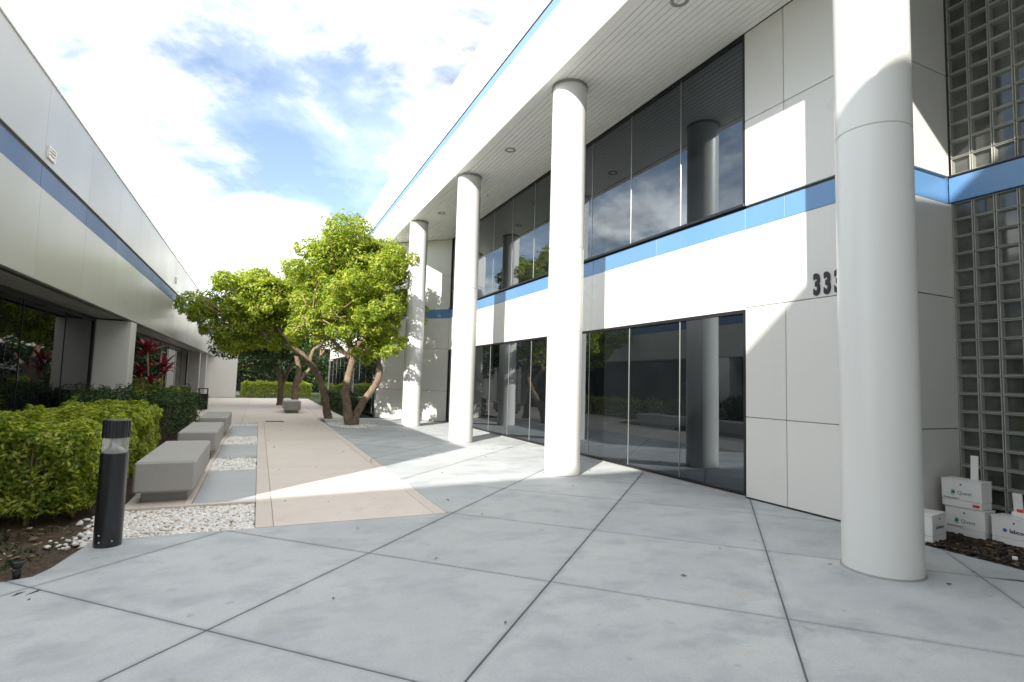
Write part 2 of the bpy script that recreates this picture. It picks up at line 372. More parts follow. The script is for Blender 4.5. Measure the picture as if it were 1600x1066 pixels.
def slab(name, poly, z0, z1, mat, parent, ch=0.004):
    poly = [p for i, p in enumerate(poly) if math.hypot(p[0] - poly[i - 1][0], p[1] - poly[i - 1][1]) > 1e-4]
    if area(poly) < 0: poly = poly[::-1]
    cx = sum(p[0] for p in poly) / len(poly); cy = sum(p[1] for p in poly) / len(poly); n = len(poly)
    def inset(d):
        res = []
        for i in range(n):
            p, q, r = poly[i - 1], poly[i], poly[(i + 1) % n]
            e1 = Vector((q[0] - p[0], q[1] - p[1])).normalized(); e2 = Vector((r[0] - q[0], r[1] - q[1])).normalized()
            n1 = Vector((-e1.y, e1.x)); n2 = Vector((-e2.y, e2.x)); m = n1 + n2; k = max(m.dot(n1), 0.35)
            res.append((q[0] + m.x / k * d, q[1] + m.y / k * d))
        return res
    top = inset(ch)
    V = [(x - cx, y - cy, z0) for x, y in poly] + [(x - cx, y - cy, z1 - ch) for x, y in poly] + [(x - cx, y - cy, z1) for x, y in top]
    F = [(i, (i + 1) % n, n + (i + 1) % n, n + i) for i in range(n)] + [(n + i, n + (i + 1) % n, 2 * n + (i + 1) % n, 2 * n + i) for i in range(n)] + [tuple(range(2 * n, 3 * n))]
    return link(name, mesh_from(name, V, F, mat), parent, (cx, cy, 0))
PL = [(-1.55, -3.2), (6.95, -3.2), (6.95, 1.5), (5.77, 1.5), (5.77, 3.44), (5.84, 3.44), (5.84, 18.0), (3.86, 20.0), (3.4, 20.0), (1.915, 20.0), (1.915, 5.725), (-1.17, 5.725), (-1.22, 5.4), (-1.27, 5.05), (-1.33, 4.88), (-1.55, 4.80)]
GA, GB, G = [-5.92 + 2.175 * i for i in range(-7, 7)], [3.38 + 2.15 * i for i in range(-5, 11)], 0.008
for i in range(len(GA) - 1):
    for j in range(len(GB) - 1):
        p = PL; s2 = math.sqrt(2)
        for (nx, ny, d) in ((1, -1, GA[i + 1] - G), (-1, 1, -GA[i] - G), (1, 1, GB[j + 1] - G), (-1, -1, -GB[j] - G)):
            p = clip(p, nx, ny, d)
            if len(p) < 3: break
        if len(p) >= 3 and abs(area(p)) > 0.01: slab('paving_slab', p, -.006, 0.0, 'slab', plaza, .003)
path = struct(link('path', mesh_from('path', [(-3.0, 17.8, -.032), (2.9, 17.8, -.032), (2.9, 37.4, -.032), (-3.0, 37.4, -.032), (0.03, 5.75, -.032), (1.9, 5.75, -.032), (1.9, 17.8, -.032), (0.03, 17.8, -.032)], [(0, 1, 2, 3), (4, 5, 6, 7)], 'joint')))
def rect(x0, y0, x1, y1): return [(x0, y0), (x1, y0), (x1, y1), (x0, y1)]
for a, b in ((5.74, 9.3), (9.3, 13.0), (13.0, 18.2)):
    slab('path_slab', rect(0.208, a + .002, 1.772, b - .002), -.03, 0.001, 'beige', path)
    slab('border_strip', rect(0.048, a + .002, 0.204, b - .002), -.03, 0.001, 'beige', path)
    slab('border_strip', rect(1.776, a + .002, 1.911, b - .002), -.03, 0.001, 'beige', path)
for (x0, y0, x1, y1) in ((-3, 18.2, -0.4, 24), (-0.4, 18.2, 2.0, 22.0), (2.0, 20.02, 2.85, 27), (-3, 24, -0.4, 30.5), (-0.4, 22, 2.0, 27), (-0.4, 27, 2.85, 33), (-3, 30.5, -0.4, 37.4), (-0.4, 33, 2.9, 37.4)):
    slab('path_slab', rect(x0 + .004, y0 + .004, x1 - .004, y1 - .004), -.03, 0.0, 'beige', path)
# bench strip: slabs between gravel beds
strip = struct(link('bench_pavement', mesh_from('bench_pavement', [(-1.25, 5.76, -.05), (0.05, 5.76, -.05), (0.05, 18.15, -.05), (-1.25, 18.15, -.05)], [(0, 1, 2, 3)], 'soil')))
for a, b in ((6.95, 9.28), (10.68, 12.6), (14.38, 17.1)): slab('paving_slab', rect(-0.585, a, 0.045, b), -.045, -.004, 'strip_slab', strip)
slab('concrete_kerb', rect(-1.22, 6.88, 0.045, 6.945), -.045, 0.01, 'beige', strip)
slab('concrete_kerb', rect(-0.655, 6.95, -0.592, 17.9), -.045, 0.006, 'beige', strip)
slab('concrete_kerb', rect(-1.22, 6.95, -0.66, 9.6), -.045, -0.004, 'beige', strip)
slab('concrete_kerb', rect(-1.22, 17.9, 0.045, 18.1), -.045, 0.004, 'beige', strip)
# soil bed along the left building
def grid_mesh(name, x0, x1, y0, y1, nx, ny, fz, mat):
    X, Y = np.meshgrid(np.linspace(x0, x1, nx), np.linspace(y0, y1, ny)); Z = fz(X, Y)
    V = np.stack([X, Y, Z], -1).reshape(-1, 3); I = np.arange(nx * ny).reshape(ny, nx)
    Q = np.stack([I[:-1, :-1], I[:-1, 1:], I[1:, 1:], I[1:, :-1]], -1).reshape(-1, 4)
    return np_mesh(name, V, Q, mat, True)
fz = lambda X, Y: -0.03 + 0.022 * np.sin(X * 7.1 + Y * 2.3) * np.cos(Y * 5.3 - X) + 0.012 * rng.standard_normal(X.shape)
struct(link('soil_bed', grid_mesh('soil_bed', -3.04, -1.20, 4.4, 18.1, 50, 240, fz, 'soil')))
def chips(name, n, region, size, mat, z=0.0, flat=0.55, seed=1, zj=0.012):
    r = np.random.default_rng(seed); phi = (1 + 5 ** .5) / 2
    ico = np.array([(-1, phi, 0), (1, phi, 0), (-1, -phi, 0), (1, -phi, 0), (0, -1, phi), (0, 1, phi), (0, -1, -phi), (0, 1, -phi), (phi, 0, -1), (phi, 0, 1), (-phi, 0, -1), (-phi, 0, 1)]) / 1.9
    IF = np.array([(0, 11, 5), (0, 5, 1), (0, 1, 7), (0, 7, 10), (0, 10, 11), (1, 5, 9), (5, 11, 4), (11, 10, 2), (10, 7, 6), (7, 1, 8), (3, 9, 4), (3, 4, 2), (3, 2, 6), (3, 6, 8), (3, 8, 9), (4, 9, 5), (2, 4, 11), (6, 2, 10), (8, 6, 7), (9, 8, 1)])
    P = region(r, n); n = len(P)
    s = size * r.uniform(0.55, 1.25, (n, 1)) * np.stack([r.uniform(.7, 1.3, n), r.uniform(.6, 1.0, n), flat * r.uniform(.6, 1.1, n)], 1)
    V = ico[None] * s[:, None] * (1 + 0.18 * r.standard_normal((n, 12, 1)))
    a = r.uniform(0, 6.28, n); tx = r.normal(0, .35, n)
    c, sn = np.cos(tx)[:, None], np.sin(tx)[:, None]; y, zc = V[..., 1] * c - V[..., 2] * sn, V[..., 1] * sn + V[..., 2] * c
    c, sn = np.cos(a)[:, None], np.sin(a)[:, None]; x, y2 = V[..., 0] * c - y * sn, V[..., 0] * sn + y * c
    V = np.stack([x + P[:, :1], y2 + P[:, 1:2], zc + z + r.uniform(0, zj, n)[:, None]], -1).reshape(-1, 3)
    return np_mesh(name, V, (IF[None] + 12 * np.arange(n)[:, None, None]).reshape(-1, 3), mat)
def rreg(x0, y0, x1, y1): return lambda r, n: np.stack([r.uniform(x0, x1, n), r.uniform(y0, y1, n)], 1)
def ring(cx, cy, rx, ry): 
    def f(r, n):
        a = r.uniform(0, 6.28, n); q = np.sqrt(r.uniform(0, 1, n)) * (1 + 0.12 * np.sin(3 * a)); return np.stack([cx + rx * q * np.cos(a), cy + ry * q * np.sin(a)], 1)
    return f
tag(link('gravel_bed', chips('gravel_bed', 3300, rreg(-1.16, 5.76, 0.035, 6.87), 0.024, 'pebble', -0.03, seed=2)), 'white marble chip gravel beside the black bollard, nearest bed', 'gravel', 'white gravel beds', 'stuff')
tag(link('gravel_bed', chips('gravel_bed', 1700, rreg(-0.585, 9.3, 0.035, 10.66), 0.025, 'pebble', -0.028, seed=3)), 'white gravel strip beside far end of the nearest bench', 'gravel', 'white gravel beds', 'stuff')
tag(link('gravel_bed', chips('gravel_bed', 1700, rreg(-0.585, 12.62, 0.035, 14.36), 0.026, 'pebble', -0.028, seed=4)), 'speckled gravel strip beside the middle bench', 'gravel', 'white gravel beds', 'stuff')
tag(link('gravel_bed', chips('gravel_bed', 900, rreg(-0.585, 17.12, 0.035, 17.88), 0.026, 'pebble', -0.028, seed=5)), 'thin gravel strip at the end beyond the third bench', 'gravel', 'white gravel beds', 'stuff')
def treereg(r, n):
    p = ring(2.62, 17.0, 0.75, 1.0)(r, n); return p[p[:, 0] > 1.95]
tag(link('gravel_ring', chips('gravel_ring', 1900, treereg, 0.026, 'pebble', 0.003, seed=6)), 'scatter of white gravel round the forked tree trunk', 'gravel', None, 'stuff')
tag(link('gravel_ring', chips('gravel_ring', 900, ring(2.3, 19.55, 0.4, 0.6), 0.026, 'pebble', 0.003, seed=61)), 'white gravel round the leaning tree trunk', 'gravel', None, 'stuff')
tag(link('gravel_scatter', chips('gravel_scatter', 160, lambda r, n: np.stack([np.minimum(-1.19 - np.abs(r.normal(0, .12, n)), -1.19), r.uniform(5.55, 6.7, n)], 1), 0.026, 'pebble', -0.015, seed=7)), 'stray white chips on soil behind the bollard', 'gravel', None, 'stuff')
struct(link('mulch_bed', grid_mesh('mulch_bed', 5.775, 6.975, 1.5, 3.435, 40, 60, lambda X, Y: -0.012 + 0.012 * rng.standard_normal(X.shape), 'mulch')))
tag(link('mulch', chips('mulch', 2600, rreg(5.80, 1.6, 6.95, 3.40), 0.028, 'mulch', 0.002, 0.35, 8, 0.02)), 'dark bark mulch around the white boxes', 'mulch', None, 'stuff')
tag(link('leaf_litter', chips('leaf_litter', 150, rreg(-2.4, 5.0, -1.42, 6.4), 0.022, 'litter', -0.01, 0.15, 9)), 'dry leaf litter on bare soil before the hedge', 'litter', None, 'stuff')

# ------------------------------------------------------------------ right building
RB = empty('office_building', (5.85, 8.0, 0))
tag(RB, 'two storey cream clad office with round columns, blue bands and dark windows', 'building')
GAP = 0.005
def xwall(name, x, y0, y1, z0, z1, mat, parent, t=0.05, side=-1, c=0.004, GAP=0.004):
    # a panel in a plane of constant x whose outer face is at x, body going away from `side`
    a, b = (x, x + t) if side < 0 else (x - t, x)
    return box(name, (a, y0 + GAP, z0 + GAP), (b, y1 - GAP, z1 - GAP), mat, parent, c)
ROWS = [0.0, 1.05, 2.5, 3.57]
W = 5.85
# cores behind panels and windows
multi_box('wall_core', [((5.93, 3.44, -0.05), (6.3, 18.6, 6.5)), ((4.07, 20.3, -0.05), (6.3, 36, 6.5)), ((4.05, -3, 6.5), (12, 36, 8.7)), ((7.06, -3, -0.05), (7.3, 3.5, 6.5)), ((6.2, 3.52, -0.05), (7.3, 3.9, 6.5))], 'core', RB, (5.85, 8, 0))
# right hand panels
for (y0, y1) in ((3.44, 4.69), (4.69, 5.31)):
    for a, b in ((0.012, 1.05), (1.05, 2.5), (2.5, 3.57), (3.89, 5.08), (5.08, 6.345)):
        xwall('wall_panel', W, y0, y1, a, b, 'panel', RB)
    xwall('band_panel', W + .012, y0, y1, 3.57, 3.86, 'blue', RB, .04)
JY = [5.31, 7.15, 9.06, 10.97, 12.87, 14.78, 16.5, 18.05]
for y0, y1 in zip(JY[:-1], JY[1:]):
    xwall('wall_panel', W, y0, y1, 2.475, 3.57, 'panel', RB, c=.002, GAP=.002)
    xwall('band_panel', W + .012, y0, y1, 3.57, 3.86, 'blue', RB, .04)
box('band_shadow_gap', (5.885, 3.45, 3.852), (5.93, 18.05, 3.896), 'gap', RB, 0)
def window(name, x, y0, y1, z0, z1, ys, glass, parent, side=-1, fw_=0.035, mull=True, mm='steel'):
    s = side; xf = x - s * 0.012
    def bx(dx0, dx1, ya, yb, za, zb):
        a, b = x - s * dx0, x - s * dx1
        return ((min(a, b), ya, za), (max(a, b), yb, zb))
    fr = multi_box(name, [bx(0.01, 0.08, y0, y1, z0, z0 + fw_), bx(0.01, 0.08, y0, y1, z1 - fw_, z1), bx(0.01, 0.08, y0, y0 + fw_, z0 + fw_, z1 - fw_), bx(0.01, 0.08, y1 - fw_, y1, z0 + fw_, z1 - fw_)], 'dark', parent, (x, (y0 + y1) / 2, z0))
    yy = [y0 + fw_] + list(ys) + [y1 - fw_]
    for a, b in zip(yy[:-1], yy[1:]):
        lo, hi = bx(0.035, 0.047, a + .004, b - .004, z0 + fw_ - .004, z1 - fw_ + .004)
        p = box('pane', lo, hi, glass, fr, 0.002)
        p.rotation_euler = (0, random.uniform(-.0006, .0006), random.uniform(-.0009, .0009))
    if mull:
        for a in ys:
            lo, hi = bx(0.026, 0.05, a - .0045, a + .0045, z0 + fw_, z1 - fw_); box('mullion', lo, hi, mm, fr, 0.001)
    return fr
MY = [5.32 + 1.2825 * k for k in range(1, 10)]
window('window', W, 5.32, 18.05, 0.02, 2.47, MY, 'glass', RB)
window('window', W, 5.32, 18.05, 3.90, 6.34, MY, 'glass', RB)
box('window_sill', (5.815, 5.30, 3.885), (5.90, 18.05, 3.925), 'dark', RB, 0.003)
box('window_kerb', (5.83, 5.31, -0.02), (5.93, 18.0, 0.018), 'slat_dark', RB, 0.003)
# angled return wall at the far end of the recess
L45 = math.hypot(2.0, 2.0)
for k in range(2):
    t0, t1 = k / 2, (k + 1) / 2
    cx = 5.85 - 2.0 * (t0 + t1) / 2; cy = 18.05 + 2.0 * (t0 + t1) / 2
    for a, b, mt in ((0.01, 1.05, 'panel'), (1.05, 2.5, 'panel'), (2.5, 3.57, 'panel'), (3.57, 3.87, 'blue'), (3.87, 5.08, 'panel'), (5.08, 6.345, 'panel')):
        ln = L45 / 2 - 2 * GAP; off = 0.02 if mt == 'panel' else 0.034
        box('wall_panel' if mt == 'panel' else 'band_panel', (-ln / 2, -0.02, a + GAP), (ln / 2, 0.02, b - GAP), mt, RB, 0.004, math.radians(-45), (cx + off * .7071, cy + off * .7071, (a + b) / 2))
box('wall_core', (-L45 / 2 - .1, -.02, 0), (L45 / 2 + .1, .02, 6.4), 'core', RB, 0, math.radians(-45), (4.85 + .06, 19.05 + .06, 3.2))
# far wing, flush with the roof edge
for k in range(8):
    y0, y1 = 20.06 + 2 * k, 22.06 + 2 * k
    xwall('wall_panel', 3.97, y0, y1, 2.5, 3.57, 'panel', RB); xwall('band_panel', 3.985, y0, y1, 3.57, 3.86, 'blue', RB, .04)
    xwall('wall_panel', 3.97, y0, y1, 3.87, 6.345, 'panel', RB)
window('window', 3.98, 20.1, 36.0, 0.02, 2.49, [20.1 + 1.6 * k for k in range(1, 10)], 'glass', RB)
# recess at the entrance: return wall, glass block wall, bands
for a, b, mt in ((0.012, 1.05, 'panel'), (1.05, 2.5, 'panel'), (2.5, 3.57, 'panel'), (3.57, 3.86, 'blue'), (3.88, 5.08, 'panel'), (5.08, 6.345, 'panel')):
    o = 0.0 if mt == 'panel' else 0.012
    box('wall_panel' if mt == 'panel' else 'band_panel', (5.91, 3.44 + o, a + GAP), (6.975, 3.50 + o, b - GAP), mt, RB, 0.004)
box('band_panel', (6.95, -3, 3.575), (7.0, 3.435, 3.862), 'blue', RB, 0.004)
box('band_flashing', (6.935, -3, 3.864), (7.0, 3.435, 3.884), 'dark', RB, 0.002)
gbw = box('glass_block_wall', (7.04, -3, 0.0), (7.058, 3.435, 6.345), 'mortar', RB, 0.0)
def block_mesh():
    h = 0.0955; r = 0.016; V = []; F = []; mi = []
    rings = [(h, 0.03), (h - 0.002, 0.0), (h - 0.006, -0.004), (h - 0.010, 0.0), (h - 0.024, 0.04)]
    for (q, d) in rings:
        for (sy, sz) in ((-1, -1), (1, -1), (1, 1), (-1, 1)): V.append((d, sy * q, sz * q))
    for k in range(len(rings) - 1):
        for i in range(4):
            F.append((4 * k + i, 4 * k + 4 + i, 4 * k + 4 + (i + 1) % 4, 4 * k + (i + 1) % 4)); mi.append(0 if k < 3 else 2)
    n = 4 * (len(rings) - 1); F.append((n, n + 3, n + 2, n + 1)); mi.append(1)
    return mesh_from('glass_block', V, F, ['block_rim', 'block_core', 'block_side'], mi)
bm_ = block_mesh()
for c in range(8):
    y = 3.43 - 0.1 - 0.2 * c
    for z in [0.07 + 0.1945 * k for k in range(18)]: link('glass_block', bm_, gbw, (6.985, y, z + .0972))
    for z in [3.89 + 0.1975 * k for k in range(12)]: link('glass_block', bm_, gbw, (6.985, y, z + .1))
box('corner_trim', (6.965, 3.425, 0.0), (6.999, 3.439, 3.57), 'steel', RB, 0.002)
# roof edge
FY = [-3 + 1.905 * k for k in range(21)]
for y0, y1 in zip(FY[:-1], FY[1:]):
    xwall('fascia_panel', 3.99, y0, y1, 6.35, 7.46, 'panel', RB, c=.0015, GAP=.0012); xwall('band_panel', 4.0, y0, y1, 7.46, 7.66, 'blue', RB, .04)
    xwall('parapet_panel', 3.99, y0, y1, 7.69, 8.78, 'panel', RB, c=.0015, GAP=.0012)
box('band_shadow_gap', (4.012, -3, 7.655), (4.05, 35, 7.70), 'gap', RB, 0)
box('parapet_cap', (3.975, -3, 8.78), (4.3, 35.2, 8.81), 'slat', RB, 0.004)
soff = box('soffit', (4.05, -3, 6.375), (7.0, 20.4, 6.40), 'gap', RB, 0)
box('edge_trim', (3.995, -3, 6.335), (4.118, 35, 6.372), 'slat', soff, 0.003)
SW = (5.85 - 4.125) / 18
for k in range(18):
    box('soffit_slat', (4.125 + SW * k + .0045, -3 + 6.44, 6.35), (4.125 + SW * (k + 1) - .0045, 20.2, 6.372), 'slat', soff, 0.004)
box('soffit_panel', (4.125, -3, 6.352), (6.99, 3.43, 6.372), 'slat', soff, 0.003)
def ring_mesh():
    V, F = lathe_vf([(0.115, 0.0), (0.12, -0.012), (0.085, -0.018), (0.075, -0.004), (0.06, 0.004)], 24, False, True)
    return mesh_from('downlight', V, [f[::-1] for f in F], 'slat_dark', smooth=False)
dl = ring_mesh()
for (x, y) in ((4.60, 5.2), (4.57, 10.36), (4.62, 15.36)): link('downlight', dl, soff, (x, y, 6.352))
for (x, y) in ((4.2, 11.9), (4.15, 16.6), (5.2, 13.2)): lathe('sprinkler_head', [(0.012, -0.05), (0.03, -0.045), (0.012, -0.03), (0.035, 0.0)], 'steel', soff, (x, y, 6.352), 12)
# columns
for (x, y, lab) in ((4.645, 2.85, 'column standing closest to the boxes, mostly in shade'), (4.43, 7.65, None), (4.35, 12.25, None), (4.29, 16.65, 'column dappled with tree shade')):
    r = 0.282
    col = lathe('column', [(r, 0.0), (r, 3.585), (r - .008, 3.592), (r - .008, 3.602), (r, 3.609), (r, 6.35)], 'column', RB, (x, y, 0), 64)
    if lab: col['label'] = lab
    box('seam_strip', (-0.006, -0.004, 0.01), (0.006, 0.004, 3.58), 'steel', col, 0.002, 0.7, (x + 0.2, y - 0.2, 1.8))
    V, F = lathe_vf([(r + .014, 0.0005), (r + .004, .010), (r, .014)], 48, False, False); link('sealant_bead', mesh_from('sealant_bead', V, F, 'core', smooth=True), col, (x, y, 0))
    V, F = lathe_vf([(r + .012, 6.30), (r + .012, 6.349)], 48, False, False)
    link('collar', mesh_from('collar', V, F, 'slat_dark', smooth=True), col, (x, y, 0))
# house number
hn = empty('house_number', (5.848, 4.1, 2.55)); hn.parent = RB; hn.location = Vector((5.848, 4.1, 2.55)) - WP[RB.name]
for k, yy in enumerate((4.306, 4.176, 4.048)):
    text('digit', '3', 0.335, (5.842, yy, 2.545), hn, 'ink', (math.radians(90), 0, math.radians(-90)), 0.008, 0.014, 0.54)
# unseen wing behind the viewer, whose parapet shades the front of the plaza
V, F = chbox_vf(40, 5, 8.85, 0)
wing = link('rear_wing', mesh_from('rear_wing', V, F, 'panel'), RB, (-6.0, -6.35, 4.425), math.radians(5.0))

# ------------------------------------------------------------------ left building
LB = empty('low_building', (-2.45, 14.0, 0))
tag(LB, 'single storey cream clad building with weathered blue band and black windows', 'building')
A = -2.45
LY = [4.86] + [6.22 + 1.873 * k for k in range(0, 17)] + [37.4]
multi_box('wall_core', [((-9, 4.9, 2.6), (-2.52, 37.4, 4.8)), ((-9, 4.9, -0.05), (-3.14, 37.4, 2.6))], 'core', LB, (-2.45, 14, 0))
for y0, y1 in zip(LY[:-1], LY[1:]):
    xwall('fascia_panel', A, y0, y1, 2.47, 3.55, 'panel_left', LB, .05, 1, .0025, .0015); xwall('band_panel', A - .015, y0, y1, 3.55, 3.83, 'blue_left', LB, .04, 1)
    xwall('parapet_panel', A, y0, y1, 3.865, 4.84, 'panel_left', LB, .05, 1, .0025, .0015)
box('band_shadow_gap', (-2.51, 4.9, 3.82), (-2.47, 37.3, 3.87), 'gap', LB, 0)
box('parapet_cap', (-2.8, 4.84, 4.84), (-2.435, 37.5, 4.862), 'slat', LB, 0.004)
ls = box('soffit', (-3.05, 4.9, 2.505), (-2.5, 37.3, 2.53), 'gap', LB, 0)
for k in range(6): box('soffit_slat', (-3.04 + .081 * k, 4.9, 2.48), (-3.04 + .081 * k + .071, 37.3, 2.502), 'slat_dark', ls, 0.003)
box('edge_trim', (-2.55, 4.88, 2.455), (-2.497, 37.3, 2.50), 'dark', ls, 0.003)
for yy in (11.7, 20.0): box('downlight', (-2.86, yy - .09, 2.468), (-2.68, yy + .09, 2.484), 'slat_dark', ls, 0.004)
window('window', -3.05, 5.32, 13.6, 0.02, 2.47, [6.1, 8.0, 9.94, 11.84], 'glass_left', LB, 1, 0.06, True, 'dark')
for a, b in ((0.0, 1.0), (1.0, 2.455)): box('pillar', (-3.06, 4.87, a + .004), (-2.462, 5.3, b - .004), 'panel_left', LB, 0.005)  # added pier out of view, blocks sun that would reach the nearest bench
for a, b in ((0.0, 1.0), (1.0, 2.455)): box('pillar', (-3.06, 13.62, a + .004), (-2.462, 14.15, b - .004), 'panel', LB, 0.005)  # lighter cladding than the fascia, its colour lifts this shaded face
window('window', -3.05, 14.2, 29.6, 0.02, 2.47, [14.2 + 1.9 * k for k in range(1, 8)], 'glass_left', LB, 1, 0.05, True, 'dark')
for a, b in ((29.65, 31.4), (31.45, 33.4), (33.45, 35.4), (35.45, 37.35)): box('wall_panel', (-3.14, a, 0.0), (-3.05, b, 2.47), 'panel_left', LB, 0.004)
door = box('door', (-3.05, 31.6, 0.01), (-3.0, 32.8, 2.2), 'steel', LB, 0.004); box('door_handle', (-2.99, 32.55, 0.9), (-2.96, 32.6, 1.25), 'dark', door, 0.004)
box('entry_pier', (-3.05, 30.0, 0.0), (-2.6, 30.4, 2.45), 'panel_left', LB, 0.006)
box('entry_pier', (-3.05, 33.6, 0.0), (-2.6, 34.0, 2.45), 'panel_left', LB, 0.006)
for a, b in ((0.0, 2.43), (2.43, 4.84)): box('end_wall_panel', (-4.5, 37.5, a + .004), (-1.25, 37.9, b - .004), 'panel', LB, 0.006)  # lighter cladding here too, brightness lifted by the base colour
def vent(y, z, s):
    fr = multi_box('vent', [((-2.45, y - s, z - s * .62), (-2.43, y + s, z - s * .5)), ((-2.45, y - s, z + s * .5), (-2.43, y + s, z + s * .62)), ((-2.45, y - s, z - s * .5), (-2.43, y - s * .88, z + s * .5)), ((-2.45, y + s * .88, z - s * .5), (-2.43, y + s, z + s * .5))], 'slat', LB, (-2.45, y, z))
    box('vent_back', (-2.449, y - s * .88, z - s * .5), (-2.444, y + s * .88, z + s * .5), 'twig', fr, 0)
    for k in range(3):
        o = box('louvre', (-2.447, y - s * .87, z - s * .5 + s * .33 * k + .01), (-2.435, y + s * .87, z - s * .5 + s * .33 * k + .03), 'slat', fr, 0.001)
vent(8.28, 4.02, 0.12); vent(19.2, 4.2, 0.14)

# ------------------------------------------------------------------ benches, bollard, small things
def bench(y0, y1, label, x0=-1.16, x1=-0.585, zt=0.45):
    b = empty('concrete_bench', ((x0 + x1) / 2, (y0 + y1) / 2, 0)); tag(b, label, 'bench', 'concrete block benches')
    V, F = chbox_vf(x1 - x0, y1 - y0, zt - 0.115, 0.022)
    link('seat_block', mesh_from('seat_block', V, F, 'bench'), b, ((x0 + x1) / 2, (y0 + y1) / 2, (zt + 0.115) / 2))
    box('plinth', (x0 + .06, y0 + .16, -0.03), (x1 - .07, y1 - .12, 0.115), 'bench', b, 0.006)
bench(7.1, 9.22, 'grey concrete block bench nearest the black bollard')
bench(10.55, 12.62, 'middle of three grey concrete block benches along the hedge')
bench(14.0, 16.1, 'farthest of three grey concrete block benches in the row')
bench(22.6, 24.3, 'short grey concrete bench under the far tree trunks', 0.92, 1.52, 0.46)
# bollard
bx_, by_ = -1.045, 5.55
bo = empty('bollard_light', (bx_, by_, 0)); tag(bo, 'black cylindrical bollard light with clear lens ring on plaza edge', 'bollard')
lathe('post', [(0.098, 0.0), (0.098, 0.745), (0.094, 0.75)], 'black', bo, (bx_, by_, 0), 40)
lathe('lens', [(0.092, 0.75), (0.092, 0.872)], 'lens', bo, (bx_, by_, 0), 40)
lathe('reflector_cone', [(0.07, 0.752), (0.03, 0.80), (0.022, 0.872)], 'steel', bo, (bx_, by_, 0), 24)
V, F = [], []
n = 48
for z in (0.872, 1.012):
    for i in range(n):
        a = 2 * math.pi * i / n; r = 0.098 - (0.004 if i % 2 else 0); V.append((r * math.cos(a), r * math.sin(a), z))
F = [(i, (i + 1) % n, n + (i + 1) % n, n + i) for i in range(n)] + [tuple(range(n))[::-1]]
for i in range(n):
    a = 2 * math.pi * i / n; V.append((0.09 * math.cos(a), 0.09 * math.sin(a), 1.018))
F += [(n + i, n + (i + 1) % n, 2 * n + (i + 1) % n, 2 * n + i) for i in range(n)] + [tuple(range(2 * n, 3 * n))]
link('cap', mesh_from('cap', V, F, 'black'), bo, (bx_, by_, 0))
for an, z in ((-2.0, 0.045), (-2.05, 0.10), (-1.1, 0.05)):
    s = box('screw', (-.006, -.004, -.006), (.006, .004, .006), 'steel', bo, 0.002, 0, (bx_ + .098 * math.cos(an), by_ + .098 * math.sin(an), z))
# spike light
sp = empty('spike_light', (-1.42, 4.9, 0)); tag(sp, 'small black garden spike light in bare soil at plaza edge', 'garden light')
lathe('stake', [(0.012, -0.05), (0.022, 0.0), (0.026, 0.05), (0.022, 0.06)], 'black', sp, (-1.42, 4.9, 0), 16)
lathe('lamp_head', [(0.022, 0.06), (0.038, 0.085), (0.04, 0.105), (0.034, 0.11)], 'black', sp, (-1.42, 4.9, 0), 20)
# litter bin
lb = empty('litter_bin', (-1.96, 24.9, 0)); tag(lb, 'dark square litter bin with open frame top by the shrubs', 'litter bin')
box('body', (-2.14, 24.72, 0.02), (-1.78, 25.08, 0.62), 'dark', lb, 0.01)
for (dx, dy) in ((-.15, -.15), (.15, -.15), (-.15, .15), (.15, .15)): box('post', (-1.96 + dx - .012, 24.9 + dy - .012, 0.62), (-1.96 + dx + .012, 24.9 + dy + .012, 0.81), 'dark', lb, 0.002)
box('hood', (-2.13, 24.73, 0.81), (-1.79, 25.07, 0.845), 'dark', lb, 0.006)
dg = empty('drain_grate', (0.5, 18.55, 0)); tag(dg, 'dark narrow drain grate set in the beige path', 'grate')
multi_box('grate_frame', [((0.25, 18.44, 0.0), (0.77, 18.46, 0.012)), ((0.25, 18.64, 0.0), (0.77, 18.66, 0.012))], 'dark', dg, (0.5, 18.55, 0))
for k in range(9): box('bar', (0.27 + .058 * k, 18.46, 0.0), (0.295 + .058 * k, 18.64, 0.010), 'dark', dg, 0.002)
# lamp post beyond the hedge
lp = empty('lamp_post', (3.42, 31.0, 0)); tag(lp, 'thin white lamp post behind the far clipped hedge', 'lamp post')
lathe('pole', [(0.05, 0), (0.042, 2.35), (0.03, 2.36)], 'white', lp, (3.42, 31.0, 0), 14)
box('lamp_arm', (3.4, 30.7, 2.3), (3.44, 31.2, 2.36), 'white', lp, 0.006); box('lamp_head', (3.33, 30.45, 2.27), (3.51, 30.8, 2.35), 'white', lp, 0.01)

